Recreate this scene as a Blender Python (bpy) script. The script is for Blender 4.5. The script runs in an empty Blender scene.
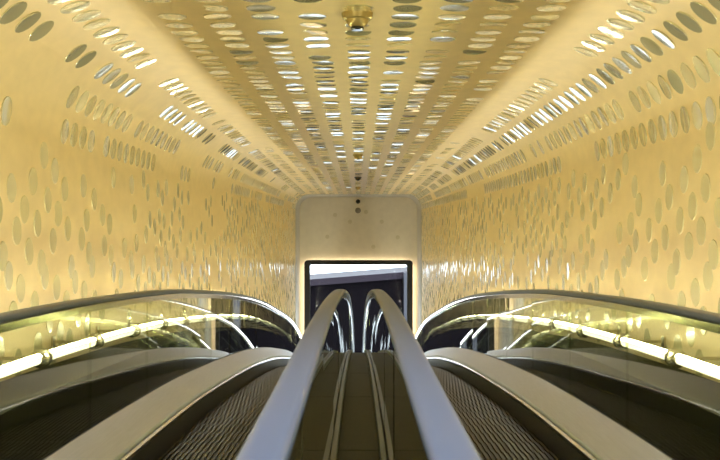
import bpy, math, random
from mathutils import Vector, Matrix
random.seed(11)
sc = bpy.context.scene
col = sc.collection
CZ = 1.30            # eye height above the near landing
F = 1100.0           # focal length in pixels

# ------------------------------------------------------------------ materials
def new_mat(name):
    m = bpy.data.materials.new(name); m.use_nodes = True
    nt = m.node_tree
    return m, nt, nt.nodes['Principled BSDF']
def mat(name, colr, rough=.5, metal=0., spec=.5, coat=0., noise=None, nscale=(3, 3, 3), bump=0., bscale=40, aniso=0.):
    m, nt, p = new_mat(name)
    p.inputs['Base Color'].default_value = (*colr, 1)
    p.inputs['Roughness'].default_value = rough
    p.inputs['Metallic'].default_value = metal
    p.inputs['Specular IOR Level'].default_value = spec
    p.inputs['Coat Weight'].default_value = coat
    tc = nt.nodes.new('ShaderNodeTexCoord')
    if noise:
        mp = nt.nodes.new('ShaderNodeMapping'); mp.inputs['Scale'].default_value = nscale
        nz = nt.nodes.new('ShaderNodeTexNoise'); nz.inputs['Detail'].default_value = 6
        rp = nt.nodes.new('ShaderNodeValToRGB')
        rp.color_ramp.elements[0].position = .3; rp.color_ramp.elements[1].position = .7
        rp.color_ramp.elements[0].color = (*[c * (1 - noise) for c in colr], 1)
        rp.color_ramp.elements[1].color = (*[min(1, c * (1 + noise)) for c in colr], 1)
        nt.links.new(tc.outputs['Object'], mp.inputs[0]); nt.links.new(mp.outputs[0], nz.inputs[0])
        nt.links.new(nz.outputs[0], rp.inputs[0]); nt.links.new(rp.outputs[0], p.inputs['Base Color'])
    if bump:
        nb = nt.nodes.new('ShaderNodeTexNoise'); nb.inputs['Scale'].default_value = bscale; nb.inputs['Detail'].default_value = 5
        b = nt.nodes.new('ShaderNodeBump'); b.inputs['Strength'].default_value = bump; b.inputs['Distance'].default_value = .004
        nt.links.new(tc.outputs['Object'], nb.inputs[0]); nt.links.new(nb.outputs[0], b.inputs['Height'])
        nt.links.new(b.outputs[0], p.inputs['Normal'])
    return m
def emit(name, colr, s):
    m = bpy.data.materials.new(name); m.use_nodes = True; nt = m.node_tree
    nt.nodes.clear(); e = nt.nodes.new('ShaderNodeEmission'); o = nt.nodes.new('ShaderNodeOutputMaterial')
    e.inputs[0].default_value = (*colr, 1); e.inputs[1].default_value = s
    nt.links.new(e.outputs[0], o.inputs[0]); return m
def glass(name, tint, base=.05, gain=.9, power=4.0):
    # clear pane: see-through head on, mirror-like at grazing angles
    m = bpy.data.materials.new(name); m.use_nodes = True; nt = m.node_tree; nt.nodes.clear()
    o = nt.nodes.new('ShaderNodeOutputMaterial'); mx = nt.nodes.new('ShaderNodeMixShader')
    t = nt.nodes.new('ShaderNodeBsdfTransparent'); g = nt.nodes.new('ShaderNodeBsdfGlossy')
    t.inputs[0].default_value = (*tint, 1); g.inputs[0].default_value = (1, 1, 1, 1); g.inputs['Roughness'].default_value = 0.0
    lw = nt.nodes.new('ShaderNodeLayerWeight'); lw.inputs[0].default_value = .5
    pw = nt.nodes.new('ShaderNodeMath'); pw.operation = 'POWER'; pw.inputs[1].default_value = power
    ma = nt.nodes.new('ShaderNodeMath'); ma.operation = 'MULTIPLY_ADD'; ma.inputs[1].default_value = gain; ma.inputs[2].default_value = base
    ma.use_clamp = True
    L = nt.links.new
    L(lw.outputs['Facing'], pw.inputs[0]); L(pw.outputs[0], ma.inputs[0]); L(ma.outputs[0], mx.inputs[0])
    L(t.outputs[0], mx.inputs[1]); L(g.outputs[0], mx.inputs[2]); L(mx.outputs[0], o.inputs[0])
    return m

M_PLASTER = mat('gold_plaster', (.80, .63, .33), .45, 0, .35, noise=.05, nscale=(2.2, 1.2, 2.2), bump=.12, bscale=22)
M_END = mat('beige_plaster', (.83, .76, .64), .6, 0, .3, noise=.04, nscale=(1, 1, 1))
M_DISC = mat('mirrored_glass_disc', (.74, .69, .44), .10, .45, .6, coat=1.0)
M_WDISC = mat('olive_glass_disc', (.74, .665, .385), .2, .2, .5, coat=.35)
M_ENDDISC = mat('matt_disc', (.70, .63, .48), .5, 0, .5)
M_RUBBER = mat('handrail_rubber', (.050, .070, .120), .31, 0, .5)
M_STEEL = mat('brushed_steel', (.52, .52, .55), .42, .9, noise=.06, nscale=(30, .4, 30))
M_CHROME = mat('polished_trim', (.72, .68, .60), .12, 1.0)
M_SHOE = mat('glass_shoe_metal', (.16, .16, .17), .4, .8)
M_SKIRT = mat('dark_skirt', (.05, .042, .03), .4, .6)
M_STEP = mat('step_metal', (.028, .018, .006), .5, .7, noise=.12, nscale=(20, 20, 20))
M_DECK = mat('bronze_decking', (.022, .016, .007), .6, 0, .2, noise=.18, nscale=(10, 1.2, 10))
M_SHEEN = mat('grey_sheen', (.56, .535, .49), .3, .25)  # grey imitates the whitish reflections of tightly packed far discs
M_DARK = mat('black_metal', (.012, .012, .013), .4, .3)
M_LEDGE = mat('dark_ledge', (.03, .028, .018), .85, 0, .1)
M_GLASS = glass('balustrade_glass', (.84, .86, .72), .015, 1.3, 6.5)
M_WGLASS = glass('window_glass', (.9, .93, .95), .003, .1, 5)
M_TUBE = emit('tube_glow', (1.0, .97, .76), 2.4)
M_LED = emit('led_glow', (1.0, .95, .72), 62.0)
M_RAILLED = emit('handrail_led', (.92, .96, 1.0), 7.0)
M_COVE = emit('cove_glow', (1.0, .80, .50), 12.0)
M_CLAMP = mat('clamp_metal', (.62, .56, .40), .22, .9)
M_DOME = mat('dome_gold', (.45, .34, .13), .25, .5)
M_LENS = mat('dome_lens', (.01, .01, .01), .08, 0, .6)
M_GREY = mat('grey_cap', (.30, .26, .21), .5)
M_FLOOR = mat('dark_stone', (.07, .065, .06), .35, 0, .5, noise=.2, nscale=(4, 4, 4))
M_WATER = mat('harbour_water', (.10, .12, .13), .12, 0, .8)
M_BUILD = mat('dark_cladding', (.0025, .0016, .0025), .7, 0, .04)
M_FASCIA = mat('mauve_fascia', (.018, .013, .018), .6, 0, .1)
M_PILLAR = mat('grey_pillar', (.03, .03, .038), .6)

# ------------------------------------------------------------------ mesh helpers
def link(name, verts, faces, m, parent=None, smooth=False):
    me = bpy.data.meshes.new(name); me.from_pydata([tuple(v) for v in verts], [], faces); me.validate(); me.update()
    if m: me.materials.append(m)
    if smooth:
        for p in me.polygons: p.use_smooth = True
    o = bpy.data.objects.new(name, me); col.objects.link(o)
    if parent: o.parent = parent
    return o
def empty(name, loc=(0, 0, 0)):
    o = bpy.data.objects.new(name, None); o.location = loc; o.empty_display_size = .1; col.objects.link(o); return o
def tag(o, label, cat=None, group=None, kind=None):
    if label: o['label'] = label
    if cat: o['category'] = cat
    if group: o['group'] = group
    if kind: o['kind'] = kind
    return o
def struct(o, label=None, cat=None):
    o['kind'] = 'structure'
    if label: o['label'] = label
    if cat: o['category'] = cat
    return o
class MB:
    def __init__(s): s.v = []; s.f = []
    def add(s, v, f):
        b = len(s.v); s.v += list(v); s.f += [tuple(i + b for i in q) for q in f]
    def box(s, x0, x1, y0, y1, z0, z1):
        v = [(x, y, z) for x in (x0, x1) for y in (y0, y1) for z in (z0, z1)]
        s.add(v, [(0, 1, 3, 2), (4, 6, 7, 5), (0, 4, 5, 1), (2, 3, 7, 6), (0, 2, 6, 4), (1, 5, 7, 3)])
    def lathe(s, prof, c=(0, 0, 0), n=24, R=None):
        vs = []
        for r, z in prof:
            for i in range(n):
                a = 2 * math.pi * i / n
                vs.append(Vector((r * math.cos(a), r * math.sin(a), z)))
        if R: vs = [R @ v for v in vs]
        vs = [v + Vector(c) for v in vs]
        fs = []
        for j in range(len(prof) - 1):
            for i in range(n):
                k = (i + 1) % n
                fs.append((j * n + i, j * n + k, (j + 1) * n + k, (j + 1) * n + i))
        fs.append(tuple(range(n))[::-1]); fs.append(tuple((len(prof) - 1) * n + i for i in range(n)))
        s.add(vs, fs)
    def make(s, name, m, parent=None, smooth=False): return link(name, s.v, s.f, m, parent, smooth)
def shade_angle(o, ang=35):
    me = o.data
    for p in me.polygons: p.use_smooth = True
    me.set_sharp_from_angle(angle=math.radians(ang))

# ------------------------------------------------------------------ the long profile of the escalators
PTS = [(-6, -.324), (0, -.324), (2, -.324), (4, -.318), (6, -.345), (8.8, -.446), (13.75, -.770), (17.9, -1.175), (24.1, -1.975), (30, -3.25), (36, -4.9)]
def zh(d):           # height of the handrail top, relative to the eye
    n = len(PTS)
    for i in range(n - 1):
        if d <= PTS[i + 1][0] or i == n - 2: break
    def tg(j):
        if j == 0: return (PTS[1][1] - PTS[0][1]) / (PTS[1][0] - PTS[0][0])
        if j == n - 1: return (PTS[j][1] - PTS[j - 1][1]) / (PTS[j][0] - PTS[j - 1][0])
        return (PTS[j + 1][1] - PTS[j - 1][1]) / (PTS[j + 1][0] - PTS[j - 1][0])
    (x0, y0), (x1, y1) = PTS[i], PTS[i + 1]; h = x1 - x0; t = (d - x0) / h
    return (2*t**3-3*t*t+1)*y0 + (t**3-2*t*t+t)*h*tg(i) + (-2*t**3+3*t*t)*y1 + (t**3-t*t)*h*tg(i+1)
def Z(d, dz=0): return CZ + zh(d) + dz
def frange(a, b, s):
    n = max(1, int(round((b - a) / s))); return [a + (b - a) * i / n for i in range(n + 1)]
def sweep(name, prof, d0, d1, m, parent=None, step=.35, closed=True, ang=35):
    ds = frange(d0, d1, step); n = len(prof); v = []; f = []
    for d in ds:
        z = Z(d)
        for x, dz in prof: v.append((x, d, z + dz))
    for j in range(len(ds) - 1):
        for i in range(n if closed else n - 1):
            k = (i + 1) % n
            f.append((j*n+i, j*n+k, (j+1)*n+k, (j+1)*n+i))
    if closed:
        f.append(tuple(range(n))[::-1]); f.append(tuple((len(ds)-1)*n+i for i in range(n)))
    o = link(name, v, f, m, parent)
    fix_normals(o); shade_angle(o, ang); return o
def fix_normals(o):
    import bmesh
    bm = bmesh.new(); bm.from_mesh(o.data); bmesh.ops.recalc_face_normals(bm, faces=bm.faces); bm.to_mesh(o.data); bm.free()

D0, D1 = -3.4, 30.5
DEND = 32.6
DB = -4.2
W, H = 1.75, 1.13
RL = 3.0

# ------------------------------------------------------------------ tunnel shell
def cornerR(d): return .60 if d < 12 else .60 + (.38 - .60) * (d - 12) / (DEND - 12)
def build_shell():
    ds = frange(DB, DEND, .5); NA = 14
    # ceiling (both half corners); the tunnel ceiling starts at RL, an added rooflight covers the landing
    v = []; f = []; n = None
    allds = ds; ds = frange(RL, DEND, .5)
    for d in ds:
        R = cornerR(d); row = []
        for i in range(NA + 1):
            a = math.radians(45) * (1 - i / NA)
            row.append((-(W - R + R*math.sin(a)), d, CZ + H - R + R*math.cos(a)))
        for i in range(1, 9): row.append((-(W - R) + 2*(W - R)*i/9, d, CZ + H))
        for i in range(NA + 1):
            a = math.radians(45) * i / NA
            row.append((W - R + R*math.sin(a), d, CZ + H - R + R*math.cos(a)))
        n = len(row); v += row
    for j in range(len(ds) - 1):
        for i in range(n - 1): f.append((j*n+i, (j+1)*n+i, (j+1)*n+i+1, j*n+i+1))
    ceil = struct(link('ceiling', v, f, M_PLASTER, smooth=True))
    out = [ceil]; ds = allds
    for sgn, nm in ((-1, 'wall_left'), (1, 'wall_right')):
        v = []; f = []
        for d in ds:
            R = cornerR(d); row = []
            zb = Z(d, -1.25)
            zt = CZ + H - R
            for i in range(8): row.append((sgn*W, d, zb + (zt - zb)*i/8))
            for i in range(NA + 1):
                a = math.radians(90 - 45*i/NA)
                row.append((sgn*(W - R + R*math.sin(a)), d, CZ + H - R + R*math.cos(a)))
            n = len(row); v += row
        for j in range(len(ds) - 1):
            for i in range(n - 1):
                q = (j*n+i, (j+1)*n+i, (j+1)*n+i+1, j*n+i+1)
                f.append(q if sgn > 0 else q[::-1])
        out.append(struct(link(nm, v, f, M_PLASTER, smooth=True)))
    return out
ceiling, wall_left, wall_right = build_shell()

# discs: one shallow concave mirror with a thin raised rim
DR = .0745
def disc_geo(n=16, sag=.0012, rim=.0035):
    v = [(0, 0, rim - sag)]; f = []
    rings = [(.5, rim - sag*.75), (.97, rim), (1.0, rim*.6), (1.0, -.004)]
    for r, z in rings:
        for i in range(n):
            a = 2*math.pi*i/n; v.append((DR*r*math.cos(a), DR*r*math.sin(a), z))
    for i in range(n): f.append((0, 1+i, 1+(i+1) % n))
    for j in range(len(rings)-1):
        for i in range(n):
            k = (i+1) % n; f.append((1+j*n+i, 1+(j+1)*n+i, 1+(j+1)*n+k, 1+j*n+k))
    return v, f
DV, DF = disc_geo()
disc_me = bpy.data.meshes.new('glass_disc'); disc_me.from_pydata(DV, [], DF); disc_me.materials.append(M_DISC)
for p in disc_me.polygons: p.use_smooth = True
disc_me.set_sharp_from_angle(angle=math.radians(25))
disc_me2 = disc_me.copy(); disc_me2.materials[0] = M_WDISC
def frame(pos, nrm):
    n = Vector(nrm).normalized(); y = Vector((0, 1, 0)); x = y.cross(n).normalized(); y = n.cross(x)
    R = Matrix((x, y, n)).transposed()
    return R
from mathutils import noise as mn
discs = {'ceiling': [], 'wall_left': [], 'wall_right': []}
PITCH = .232
def add_disc(key, x, d, z, nrm, tilt, kind=0):
    R = frame((x, d, z), nrm)
    T = Matrix.Rotation(random.gauss(0, tilt), 3, 'X') @ Matrix.Rotation(random.gauss(0, tilt*.6), 3, 'Y')
    discs[key].append((Vector((x, d, z)), R @ T, d, kind))
d = -3.6; row = 0
while d < DEND - .3:
    R = cornerR(d)
    # ceiling columns, regular
    for c in range(-5, 6):
        if d < RL + .1: break
        x = c * .241
        if abs(x) > W - R + .04: continue
        if c == 0 and min(abs(d - q) for q in (5.26, 15.5, 21.4, 25.8)) < .17: continue
        keep = .93 if abs(c) <= 4 else .6
        if mn.noise(Vector((c*.9, d*.9, 3))) > .38: keep -= .5
        if random.random() < keep:
            add_disc('ceiling', x + random.gauss(0, .004), d + random.gauss(0, .006), CZ + H, (0, 0, -1), .045)
    # corner rows, in groups with gaps
    for sgn, key in ((-1, 'wall_left'), (1, 'wall_right')):
        for ci, a in enumerate((20, 40, 62, 82)):
            ar = math.radians(a)
            g = mn.noise(Vector((ci*5.3 + sgn*7, d*.62, ci*2.1)))
            if random.random() < (.95 if g > -.2 else .12):
                R2 = R - DR*DR/(2*R) + .0005; pos = (sgn*(W - R + R2*math.sin(ar)), d + ci*.06, CZ + H - R + R2*math.cos(ar))
                if a > 45 or d > RL + .1: add_disc('ceiling' if a < 45 else key, pos[0], pos[1], pos[2], (-sgn*math.sin(ar), 0, -math.cos(ar)), .025)
        # wall rows
        z = H - R - .06 - (row*.381 % 1)*.225; ri = 0
        while z > zh(d) - .34:
            g = mn.noise(Vector((sgn*11 + d*.55, z*1.5, 4.7)))
            p = .78 if g > -.15 else .52
            if random.random() < p:
                add_disc(key, sgn*W, d + (ri*.37 % 1)*.21 + random.gauss(0, .012), CZ + z + random.gauss(0, .012), (-sgn, 0, 0), .02, 1)
            z -= .225; ri += 1
    d += .216; row += 1

def in_view(p):
    rel = p - Vector((0, 0, CZ))
    if rel.y < .5: return False
    u = 358.5 + rel.x/rel.y*F; vv = 235 - rel.z/rel.y*F
    return 4 < u < 716 and 2 < vv < 330
for key, wall in (('ceiling', ceiling), ('wall_left', wall_left), ('wall_right', wall_right)):
    L = discs[key]
    vis = sorted([q for q in L if in_view(q[0])], key=lambda q: q[2])
    first = vis[:100]; ids = set(id(q) for q in first)
    for q in first:
        o = bpy.data.objects.new('glass_disc', disc_me2 if q[3] else disc_me); col.objects.link(o); o.parent = wall
        o.matrix_world = Matrix.Translation(q[0]) @ q[1].to_4x4()
    rest = MB(); mats = []
    for q in L:
        if id(q) in ids: continue
        rest.add([q[1] @ Vector(v) + q[0] for v in DV], DF); mats += [q[3]]*len(DF)
    o = rest.make('glass_discs', M_DISC, wall); o.data.materials.append(M_WDISC); o.data.polygons.foreach_set('material_index', mats);  shade_angle(o, 25)
    o['kind'] = 'stuff'; o['label'] = 'rows of small round mirrored discs set in the gold plaster'

# ------------------------------------------------------------------ end wall with window
ZB = -6.6
def end_wall():
    # plaster wall with a rectangular rounded-corner opening
    xo, zt, zb = 1.50, -.83, -5.45
    r = .10; n = 6
    inner = [(-xo, zb), (xo, zb)]
    for i in range(n + 1):
        a = math.pi/2*i/n; inner.append((xo - r + r*math.cos(a), zt - r + r*math.sin(a)))
    for i in range(n + 1):
        a = math.pi/2 + math.pi/2*i/n; inner.append((-xo + r + r*math.cos(a), zt - r + r*math.sin(a)))
    ow, ot = 2.1, 1.35
    def outer(p):
        x, z = p
        # project to outer rectangle
        if z > zt - r - 1e-6:
            k = (x/xo); return (ow*k if abs(k) < .93 else math.copysign(ow, k), ot)
        return (math.copysign(ow, x), ZB)
    out = []
    for p in inner: out.append(outer(p))
    v = []; f = []; N = len(inner)
    for y in (DEND, DEND + .30):
        for p in inner: v.append((p[0], y, CZ + p[1]))
        for p in out: v.append((p[0], y, CZ + p[1]))
    for i in range(N):
        k = (i + 1) % N
        f.append((i, k, N+k, N+i)); f.append((2*N+i, 3*N+i, 3*N+k, 2*N+k)); f.append((i, 2*N+i, 2*N+k, k))
    o = link('wall_back', v, f, M_END); fix_normals(o); return struct(o)
wall_back = end_wall()
# rounded black frame
def ring_frame(name, xo, zt, zb, xi, zti, zbi, r, ri, y0, y1, m, parent=None):
    def loop(x, t, b, r, n=8):
        L = []
        for cx, cz, a0 in ((x-r, t-r, 0), (-x+r, t-r, 90), (-x+r, b+r, 180), (x-r, b+r, 270)):
            for i in range(n+1):
                a = math.radians(a0 + 90*i/n); L.append((cx + r*math.cos(a), cz + r*math.sin(a)))
        return L
    A = loop(xo, zt, zb, r); B = loop(xi, zti, zbi, ri); N = len(A); v = []; f = []
    for y in (y0, y1):
        for L in (A, B):
            for p in L: v.append((p[0], y, CZ + p[1]))
    for i in range(N):
        k = (i+1) % N
        f += [(i, k, N+k, N+i), (2*N+i, 3*N+i, 3*N+k, 2*N+k), (i, 2*N+i, 2*N+k, k), (N+i, N+k, 3*N+k, 3*N+i)]
    o = link(name, v, f, m, parent); fix_normals(o); return o
win = empty('window_1', (0, DEND, CZ - 5.5)); struct(win)
def world_child(o, p):
    o.parent = p; o.matrix_parent_inverse = Matrix.Translation(-Vector(p.location)); return o
world_child(ring_frame('window_frame', 1.60, -.74, -5.5, 1.43, -.875, -5.38, .11, .05, DEND - .17, DEND - .08, M_DARK), win)
mb = MB(); mb.box(-1.45, 1.45, DEND - .13, DEND - .118, CZ - 5.40, CZ - .86)
world_child(mb.make('window_glass', M_WGLASS), win)
# glowing strip hidden behind the frame, on both sides and on top
world_child(ring_frame('glow_strip', 1.545, -.82, -5.44, 1.515, -.85, -5.41, .09, .08, DEND - .075, DEND - .045, M_COVE), win)
# small faint discs on the end wall
for u, vv in ((327.3, 236.7), (350, 221.7), (381.7, 221.7), (335, 215), (397.7, 237.3), (373.3, 246.7), (366, 199 + 13)):
    k = DEND/F; m = MB(); m.lathe([(.062, 0), (.062, .006), (.055, .008), (.001, .008)], ((u-358.5)*k, DEND, CZ + (235-vv)*k), 20, Matrix.Rotation(math.radians(90), 3, 'X'))
    o = m.make('wall_disc', M_ENDDISC, wall_back)

# plain wall behind the viewpoint, and unseen rooflight added to daylight the near handrails
mb = MB(); mb.box(-2.0, 2.0, DB - .25, DB, -.3, CZ + 1.3); struct(mb.make('wall_front', M_PLASTER))
w2 = empty('added_rooflight', (0, DB, CZ + H)); struct(w2)
mb = MB()
mb.box(-1.45, -1.38, DB, RL, CZ + H - .06, CZ + H + .10); mb.box(1.38, 1.45, DB, RL, CZ + H - .06, CZ + H + .10)
mb.box(-1.38, 1.38, RL - .07, RL, CZ + H - .01, CZ + H + .10); mb.box(-1.38, 1.38, DB, DB + .07, CZ + H - .06, CZ + H + .10)
for q in (-2, .1): mb.box(-1.38, 1.38, q, q + .06, CZ + H - .04, CZ + H + .08)
world_child(mb.make('window_frame', M_DARK), w2)
mb = MB(); mb.box(-1.38, 1.38, DB + .07, RL - .07, CZ + H + .03, CZ + H + .045); world_child(mb.make('window_glass', M_WGLASS), w2)

# added pale band, standing in for the sheen of dense discs far off
v = []; f = []; n = 0
for d in frange(30.4, DEND - .01, .55):
    R_ = cornerR(d) - .012; w_, h_ = W - .012, H - .012; row = [(-w_, d, Z(d, -1.2))]
    for i in range(15):
        a = math.radians(90 - 90*i/14); row.append((-(w_ - R_ + R_*math.sin(a)), d, CZ + h_ - R_ + R_*math.cos(a)))
    for i in range(15):
        a = math.radians(90*i/14); row.append((w_ - R_ + R_*math.sin(a), d, CZ + h_ - R_ + R_*math.cos(a)))
    row.append((w_, d, Z(d, -1.2))); n = len(row); v += row
m_ = len(v)//n
for j in range(m_ - 1):
    for i in range(n-1): f.append((j*n+i, (j+1)*n+i, (j+1)*n+i+1, j*n+i+1))
o = link('sheen_band', v, f, M_SHEEN, smooth=True); md = o.modifiers.new('s', 'SOLIDIFY'); md.thickness = .008; md.offset = -1; struct(o)

# floors
v = []; f = []
ds = frange(DB, DEND, .8)
for d in ds:
    for x in (-W, W): v.append((x, d, Z(d, -1.22)))
for j in range(len(ds)-1): f.append((2*j, 2*j+1, 2*j+3, 2*j+2))
struct(link('floor', v, f, M_FLOOR, smooth=True))

# ledges between outer glass and wall
for sgn, nm in ((-1, 'trim_1'), (1, 'trim_2')):
    o = sweep(nm, [(sgn*1.425, -.395), (sgn*1.749, -.385), (sgn*1.749, -.42), (sgn*1.445, -.43), (sgn*1.445, -1.1), (sgn*1.425, -1.1)], DB + .02, DEND - .02, M_LEDGE, step=.5, ang=30)
    struct(o)

# ------------------------------------------------------------------ escalators
def handrail_profile(cx, w=.037, h=.020):
    P = []; u = .012
    for i in range(13):
        a = math.pi * i / 12
        c, s = math.cos(a), math.sin(a)
        P.append((cx + w*math.copysign(abs(c)**.6, c), u - h + h*abs(s)**.55))
    P += [(cx - w*.93, u-h-.007), (cx - w*.55, u-h-.007), (cx - w*.5, u-h-.003), (cx + w*.5, u-h-.003), (cx + w*.55, u-h-.007), (cx + w*.93, u-h-.007)]
    return P
def step_mesh(name):
    mb = MB(); w = .43; L = .40; n = 27
    mb.box(-w, w, 0, L - .006, -.16, -.012)
    p = 2*w/n
    for i in range(n):
        x = -w + p*i + p*.25
        mb.box(x, x + p*.5, .002, L - .01, -.012, 0)
    return mb
STEPD0 = -2.8
def escalator(sgn, label):
    root = empty('escalator', (sgn*.77, D0, Z(D0, -1.2)))
    tag(root, label, 'escalator', 'pair of escalators')
    def ch(o): return world_child(o, root)
    xi, xo = .14, 1.40
    S = sgn
    ch(sweep('handrail', handrail_profile(S*xi), D0, D1, M_RUBBER, ang=50))
    ch(sweep('handrail', handrail_profile(S*xo), D0, D1, M_RUBBER, ang=50))
    for x in (xi, xo):
        g = sweep('handrail_guide', [(S*x - .016, -.0125), (S*x + .016, -.0125), (S*x + .016, -.06), (S*x - .016, -.06)], D0, D1, M_CHROME)
        ch(g)
        q = 1 if x == xi else -1
        ch(sweep('led_strip', [(S*(x + q*.0185), -.0206), (S*(x + q*.0325), -.0206), (S*(x + q*.0325), -.0200), (S*(x + q*.0185), -.0200)], D0, D1, M_RAILLED))
        ch(sweep('led_channel', [(S*(x + q*a_), b_) for a_, b_ in ((.0165, -.0155), (.0355, -.0155), (.0355, -.0228), (.0335, -.0228), (.0335, -.0195), (.0175, -.0195), (.0175, -.0228), (.0165, -.0228))], D0, D1, M_DARK))
    # decks: sloped steel covers on both sides of the steps
    def deck(pr, nm, m):
        return ch(sweep(nm, [(S*x, z) for x, z in pr], D0, D1, m, ang=20))
    deck([(1.382, -.665), (1.225, -.785), (1.218, -.80), (1.218, -.84), (1.24, -.84), (1.382, -.74)], 'inner_deck', M_STEEL)
    deck([(.158, -.665), (.315, -.785), (.322, -.80), (.322, -.84), (.30, -.84), (.158, -.74)], 'inner_deck', M_STEEL)
    for a, b in ((1.216, 1.200), (.324, .340)):
        deck([(a, -.812), (b, -.820), (b, -.832), (a, -.836)], 'skirt_trim', M_CHROME)
        deck([(a, -.842), (b + (b-a)*.1, -.842), (b + (b-a)*.1, -1.15), (a, -1.15)], 'skirt_panel', M_SKIRT)
    # metal shoes that hold the glass
    deck([(.105, -.70), (.129, -.70), (.129, -.78), (.105, -.78)], 'glass_shoe', M_SHOE)
    deck([(.151, -.664), (.158, -.664), (.158, -.74), (.151, -.74)], 'glass_shoe', M_SHOE)
    deck([(1.382, -.662), (1.389, -.662), (1.389, -.74), (1.382, -.74)], 'glass_shoe', M_SHOE)
    # glass panels, 1.55 m each, a hair out of line with each other
    for x, off in ((xi, 0), (xo, 0)):
        d = 5.74 - 1.55*6
        while d < D1 - .2:
            a, b = max(d, D0) + .003, min(d + 1.55, D1) - .003
            sl = random.gauss(0, .0022); c = (a + b)/2; mb = MB(); dd = frange(a, b, .39); n = len(dd)
            v = []; f = []
            for q in dd:
                xx = S*x + sl*(q - c)
                for s2 in (-.006, .006):
                    v.append((xx + s2, q, Z(q, -.0605))); v.append((xx + s2, q, Z(q, -.80)))
            for j in range(n-1):
                e = 4*j
                f += [(e, e+1, e+5, e+4), (e+2, e+6, e+7, e+3), (e, e+4, e+6, e+2), (e+1, e+3, e+7, e+5)]
            f += [(0, 2, 3, 1), (4*n-4, 4*n-3, 4*n-1, 4*n-2)]
            o = link('glass_panel', v, f, M_GLASS); fix_normals(o); ch(o)
            d += 1.55
    return root
esc_l = escalator(-1, 'escalator with dark steps running along the left wall')
esc_r = escalator(1, 'escalator with dark steps running along the right wall')
step0 = step_mesh('step')
first = step0.make('step', M_STEP)
sm = first.data
bpy.data.objects.remove(first)
for S, root in ((-1, esc_l), (1, esc_r)):
    d = STEPD0
    while d < 28:
        o = bpy.data.objects.new('step', sm); col.objects.link(o)
        o.parent = root; o.matrix_parent_inverse = Matrix.Translation(-Vector(root.location))
        o.location = (S*.77, d, Z(d + .2, -.975))
        d += .40

# decking between the escalators
dk = empty('decking', (0, D0, Z(D0, -.80)))
tag(dk, 'narrow dark bronze metal decking between the two middle handrails', 'decking')
d = 7.5 - 2.25*5 + .25
while d < D1 - .3:
    o = sweep('deck_panel', [(-.102, -.742), (.102, -.742), (.102, -.76), (-.102, -.76)], max(d, D0) + .006, min(d + 2.25, D1) - .006, M_DECK)
    world_child(o, dk)
    d += 2.25
world_child(sweep('support_rail', [(-.09, -.765), (.09, -.765), (.09, -1.15), (-.09, -1.15)], D0, D1, M_DARK), dk)

# ------------------------------------------------------------------ tube lights along the walls
def tube_light(sgn, label):
    root = empty('light_rail', (sgn*1.60, D0, Z(D0, -.27)))
    tag(root, label, 'light', 'light rails on the walls')
    r = .024; x = sgn*1.505
    P = 1.065; d = 5.22 - P*8
    while d < DEND - .8:
        a, b = max(d, DB + .1) + .03, min(d + P, DEND - .3) - .03
        prof = [(x + r*math.cos(2*math.pi*i/14), -.255 + r*math.sin(2*math.pi*i/14)) for i in range(14)]
        world_child(sweep('light_tube', prof, a, b, M_TUBE, ang=60), root)
        t = math.radians(35); nx, nz = -sgn*math.sin(t), math.cos(t); tx, tz = nz, -nx
        led = [(x + nx*h + tx*e, -.255 + nz*h + tz*e) for h, e in ((.0245, -.011), (.0245, .011), (.0275, .009), (.0275, -.009))]
        world_child(sweep('led_strip', led, a, b, M_LED, ang=60), root)
        # clamp: sleeve with two rings and an arm to the wall
        if a > DB + .2:
            dz = Z(d, -.255); mb = MB()
            R = Matrix.Rotation(math.radians(-90), 3, 'X')
            sl = math.atan((zh(d+.1)-zh(d-.1))/.2); R = Matrix.Rotation(sl, 3, 'X') @ R
            pr = [(.025, -.075), (.029, -.072), (.029, -.03), (.046, -.028), (.046, -.012), (.029, -.008), (.029, .012), (.046, .014), (.046, .030), (.029, .034), (.025, .06)]
            mb.lathe(pr, (x, d, dz), 20, R)
            o = mb.make('clamp', M_CLAMP); shade_angle(o, 30); world_child(o, root)
            mb = MB(); ax0, ax1 = sorted((x + sgn*.03, sgn*1.748))
            mb.box(ax0, ax1, d - .012, d + .012, dz - .010, dz + .006)
            mb.box(min(sgn*1.738, sgn*1.748), max(sgn*1.738, sgn*1.748), d - .03, d + .03, dz - .035, dz + .03)
            o = mb.make('bracket_arm', M_CLAMP); world_child(o, root)
        d += P
    return root
tube_light(-1, 'glowing white tube light with ring clamps along the left wall')
tube_light(1, 'glowing white tube light with ring clamps along the right wall')

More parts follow.
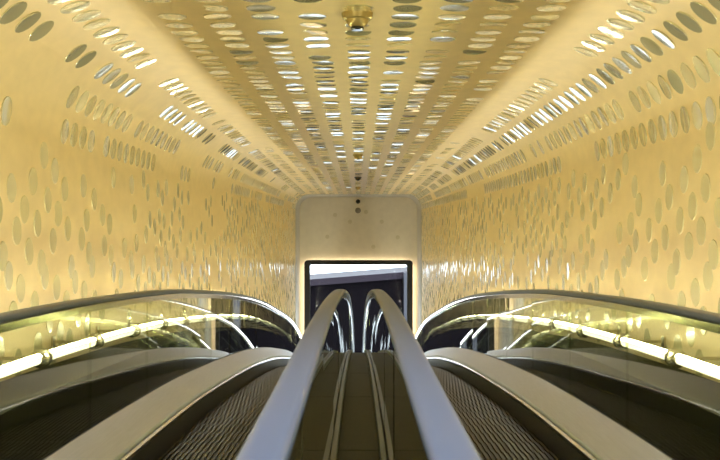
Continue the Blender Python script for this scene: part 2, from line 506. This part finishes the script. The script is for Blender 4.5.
# ------------------------------------------------------------------ ceiling domes
def dome(name, u, vv, r, label, style):
    z = CZ + H; d = H*F/(235 - vv); x = (u - 358.5)*d/F
    root = empty(name, (x, d, z)); tag(root, label, 'detector' if 'detector' in name else 'camera')
    if style == 'big':
        mb = MB(); mb.lathe([(r, 0), (r, -.012), (r*.93, -.030), (r*.80, -.036), (r*.78, -.034)], (x, d, z), 28)
        o = mb.make('mounting_ring', M_DOME); shade_angle(o, 30); world_child(o, root)
        mb = MB(); mb.lathe([(r*.76, -.030)] + [(r*.76*math.cos(t*math.pi/2/6), -.030 - r*.62*math.sin(t*math.pi/2/6)) for t in range(1, 6)] + [(.002, -.030 - r*.62)], (x, d, z), 28)
        o = mb.make('dome_cover', M_DOME); shade_angle(o, 40); world_child(o, root)
        mb = MB(); mb.lathe([(r*.42, -.030 - r*.48), (r*.42, -.030 - r*.66), (r*.36, -.030 - r*.72), (.002, -.030 - r*.72)], (x, d, z), 20)
        o = mb.make('lens', M_LENS); world_child(o, root)
    else:
        ma = {'black': M_LENS, 'gold': M_DOME}[style]
        mb = MB(); mb.lathe([(r, 0), (r, -.015), (r*.9, -.02)], (x, d, z), 24)
        o = mb.make('base', M_DOME if style == 'gold' else M_DARK); world_child(o, root)
        mb = MB(); mb.lathe([(r*.85, -.018)] + [(r*.85*math.cos(t*math.pi/2/5), -.018 - r*.8*math.sin(t*math.pi/2/5)) for t in range(1, 5)] + [(.002, -.018 - r*.8)], (x, d, z), 24)
        o = mb.make('dome_cover', ma); shade_angle(o, 40); world_child(o, root)
dome('dome_camera', 357.3, 13, .080, 'large gold dome camera with dark lens hanging from the ceiling nearest the viewer', 'big')
dome('smoke_detector', 358, 154.5, .072, 'small gold domed detector on the far ceiling, in front of the black dome', 'gold')
dome('dome_camera', 358, 177, .070, 'small black dome camera on the far ceiling between two small gold detectors', 'black')
dome('smoke_detector', 358, 187, .060, 'tiny gold domed detector on the ceiling, nearest the beige end wall', 'gold')
# fittings on the end wall
def wall_fit(name, u, vv, parts, label, cat):
    k = DEND/F; c = ((u-358.5)*k, DEND, CZ + (235-vv)*k)
    root = empty(name, c); tag(root, label, cat)
    for nm, pr, m in parts:
        mb = MB(); mb.lathe(pr, c, 22, Matrix.Rotation(math.radians(90), 3, 'X')); o = mb.make(nm, m); shade_angle(o, 40); world_child(o, root)
wall_fit('dome_camera', 358, 201.5, [('base', [(.065, 0), (.065, .02), (.055, .025)], M_DARK), ('dome_cover', [(.052, .02), (.045, .05), (.025, .068), (.002, .075)], M_LENS)],
         'tiny black dome camera at the top of the beige end wall', 'camera')
wall_fit('speaker_cap', 358, 210.5, [('cap', [(.085, 0), (.085, .012), (.07, .02), (.002, .02)], M_GREY)], 'grey round cap on the beige end wall below the black dome', 'cap')

# ------------------------------------------------------------------ building beyond the end window
def quad_prism(name, pts, y0, y1, m, parent):
    n = len(pts); v = [(x, y, CZ+z) for y in (y0, y1) for x, z in pts]
    f = [tuple(range(n)), tuple(range(n, 2*n))[::-1]] + [(i, (i+1) % n, n+(i+1) % n, n+i) for i in range(n)]
    o = link(name, v, f, m); fix_normals(o); return world_child(o, parent)
kb = 46/F
bd = empty('building', (0, 46, CZ - 4.95)); tag(bd, 'dark overhanging building with a sloping roof edge outside the end window', 'building')
def zr(u): return (235 - (279 + (u - 312)*(271.5 - 279)/95.))*kb   # roof line
xl, xr = -180*kb, 180*kb
ul, ur = 178, 538
quad_prism('facade', [(xl, -4.95), (xr, -4.95), (xr, zr(ur) - .25), (xl, zr(ul) - .25)], 46, 52, M_BUILD, bd)
quad_prism('roof_fascia', [(xl, zr(ul) - .27), (xr, zr(ur) - .27), (xr, zr(ur)), (xl, zr(ul))], 45.7, 52.2, M_FASCIA, bd)
quad_prism('pillar', [(44.8*kb, -4.9), (51*kb, -4.9), (51*kb, zr(405) - .02), (44.8*kb, zr(405) - .02)], 45.2, 45.68, M_PILLAR, bd)
# ground outside
mb = MB(); mb.box(-200, 200, DEND + .31, 400, CZ - 10.3, CZ - 10); struct(mb.make('ground', M_WATER))

# ------------------------------------------------------------------ light
w = bpy.data.worlds.new('World'); sc.world = w; w.use_nodes = True
bg = w.node_tree.nodes['Background']; bg.inputs[0].default_value = (.86, .93, 1.0, 1); bg.inputs[1].default_value = 3.8

# ------------------------------------------------------------------ camera
cam = bpy.data.cameras.new('camera'); co = bpy.data.objects.new('camera', cam); col.objects.link(co)
co.location = (0, 0, CZ); co.rotation_euler = (math.radians(90), 0, 0)
cam.lens = 36*F/720; cam.sensor_width = 36; cam.sensor_fit = 'HORIZONTAL'
cam.shift_x = 1.5/720; cam.shift_y = 5/720
cam.clip_start = .05; cam.clip_end = 300
cam.dof.use_dof = True; cam.dof.focus_distance = 16; cam.dof.aperture_fstop = 9
sc.camera = co
sc.view_settings.view_transform = 'Standard'; sc.view_settings.look = 'None'; sc.view_settings.gamma = 1
sc.view_settings.use_curve_mapping = False; sc.view_settings.exposure = 0.7
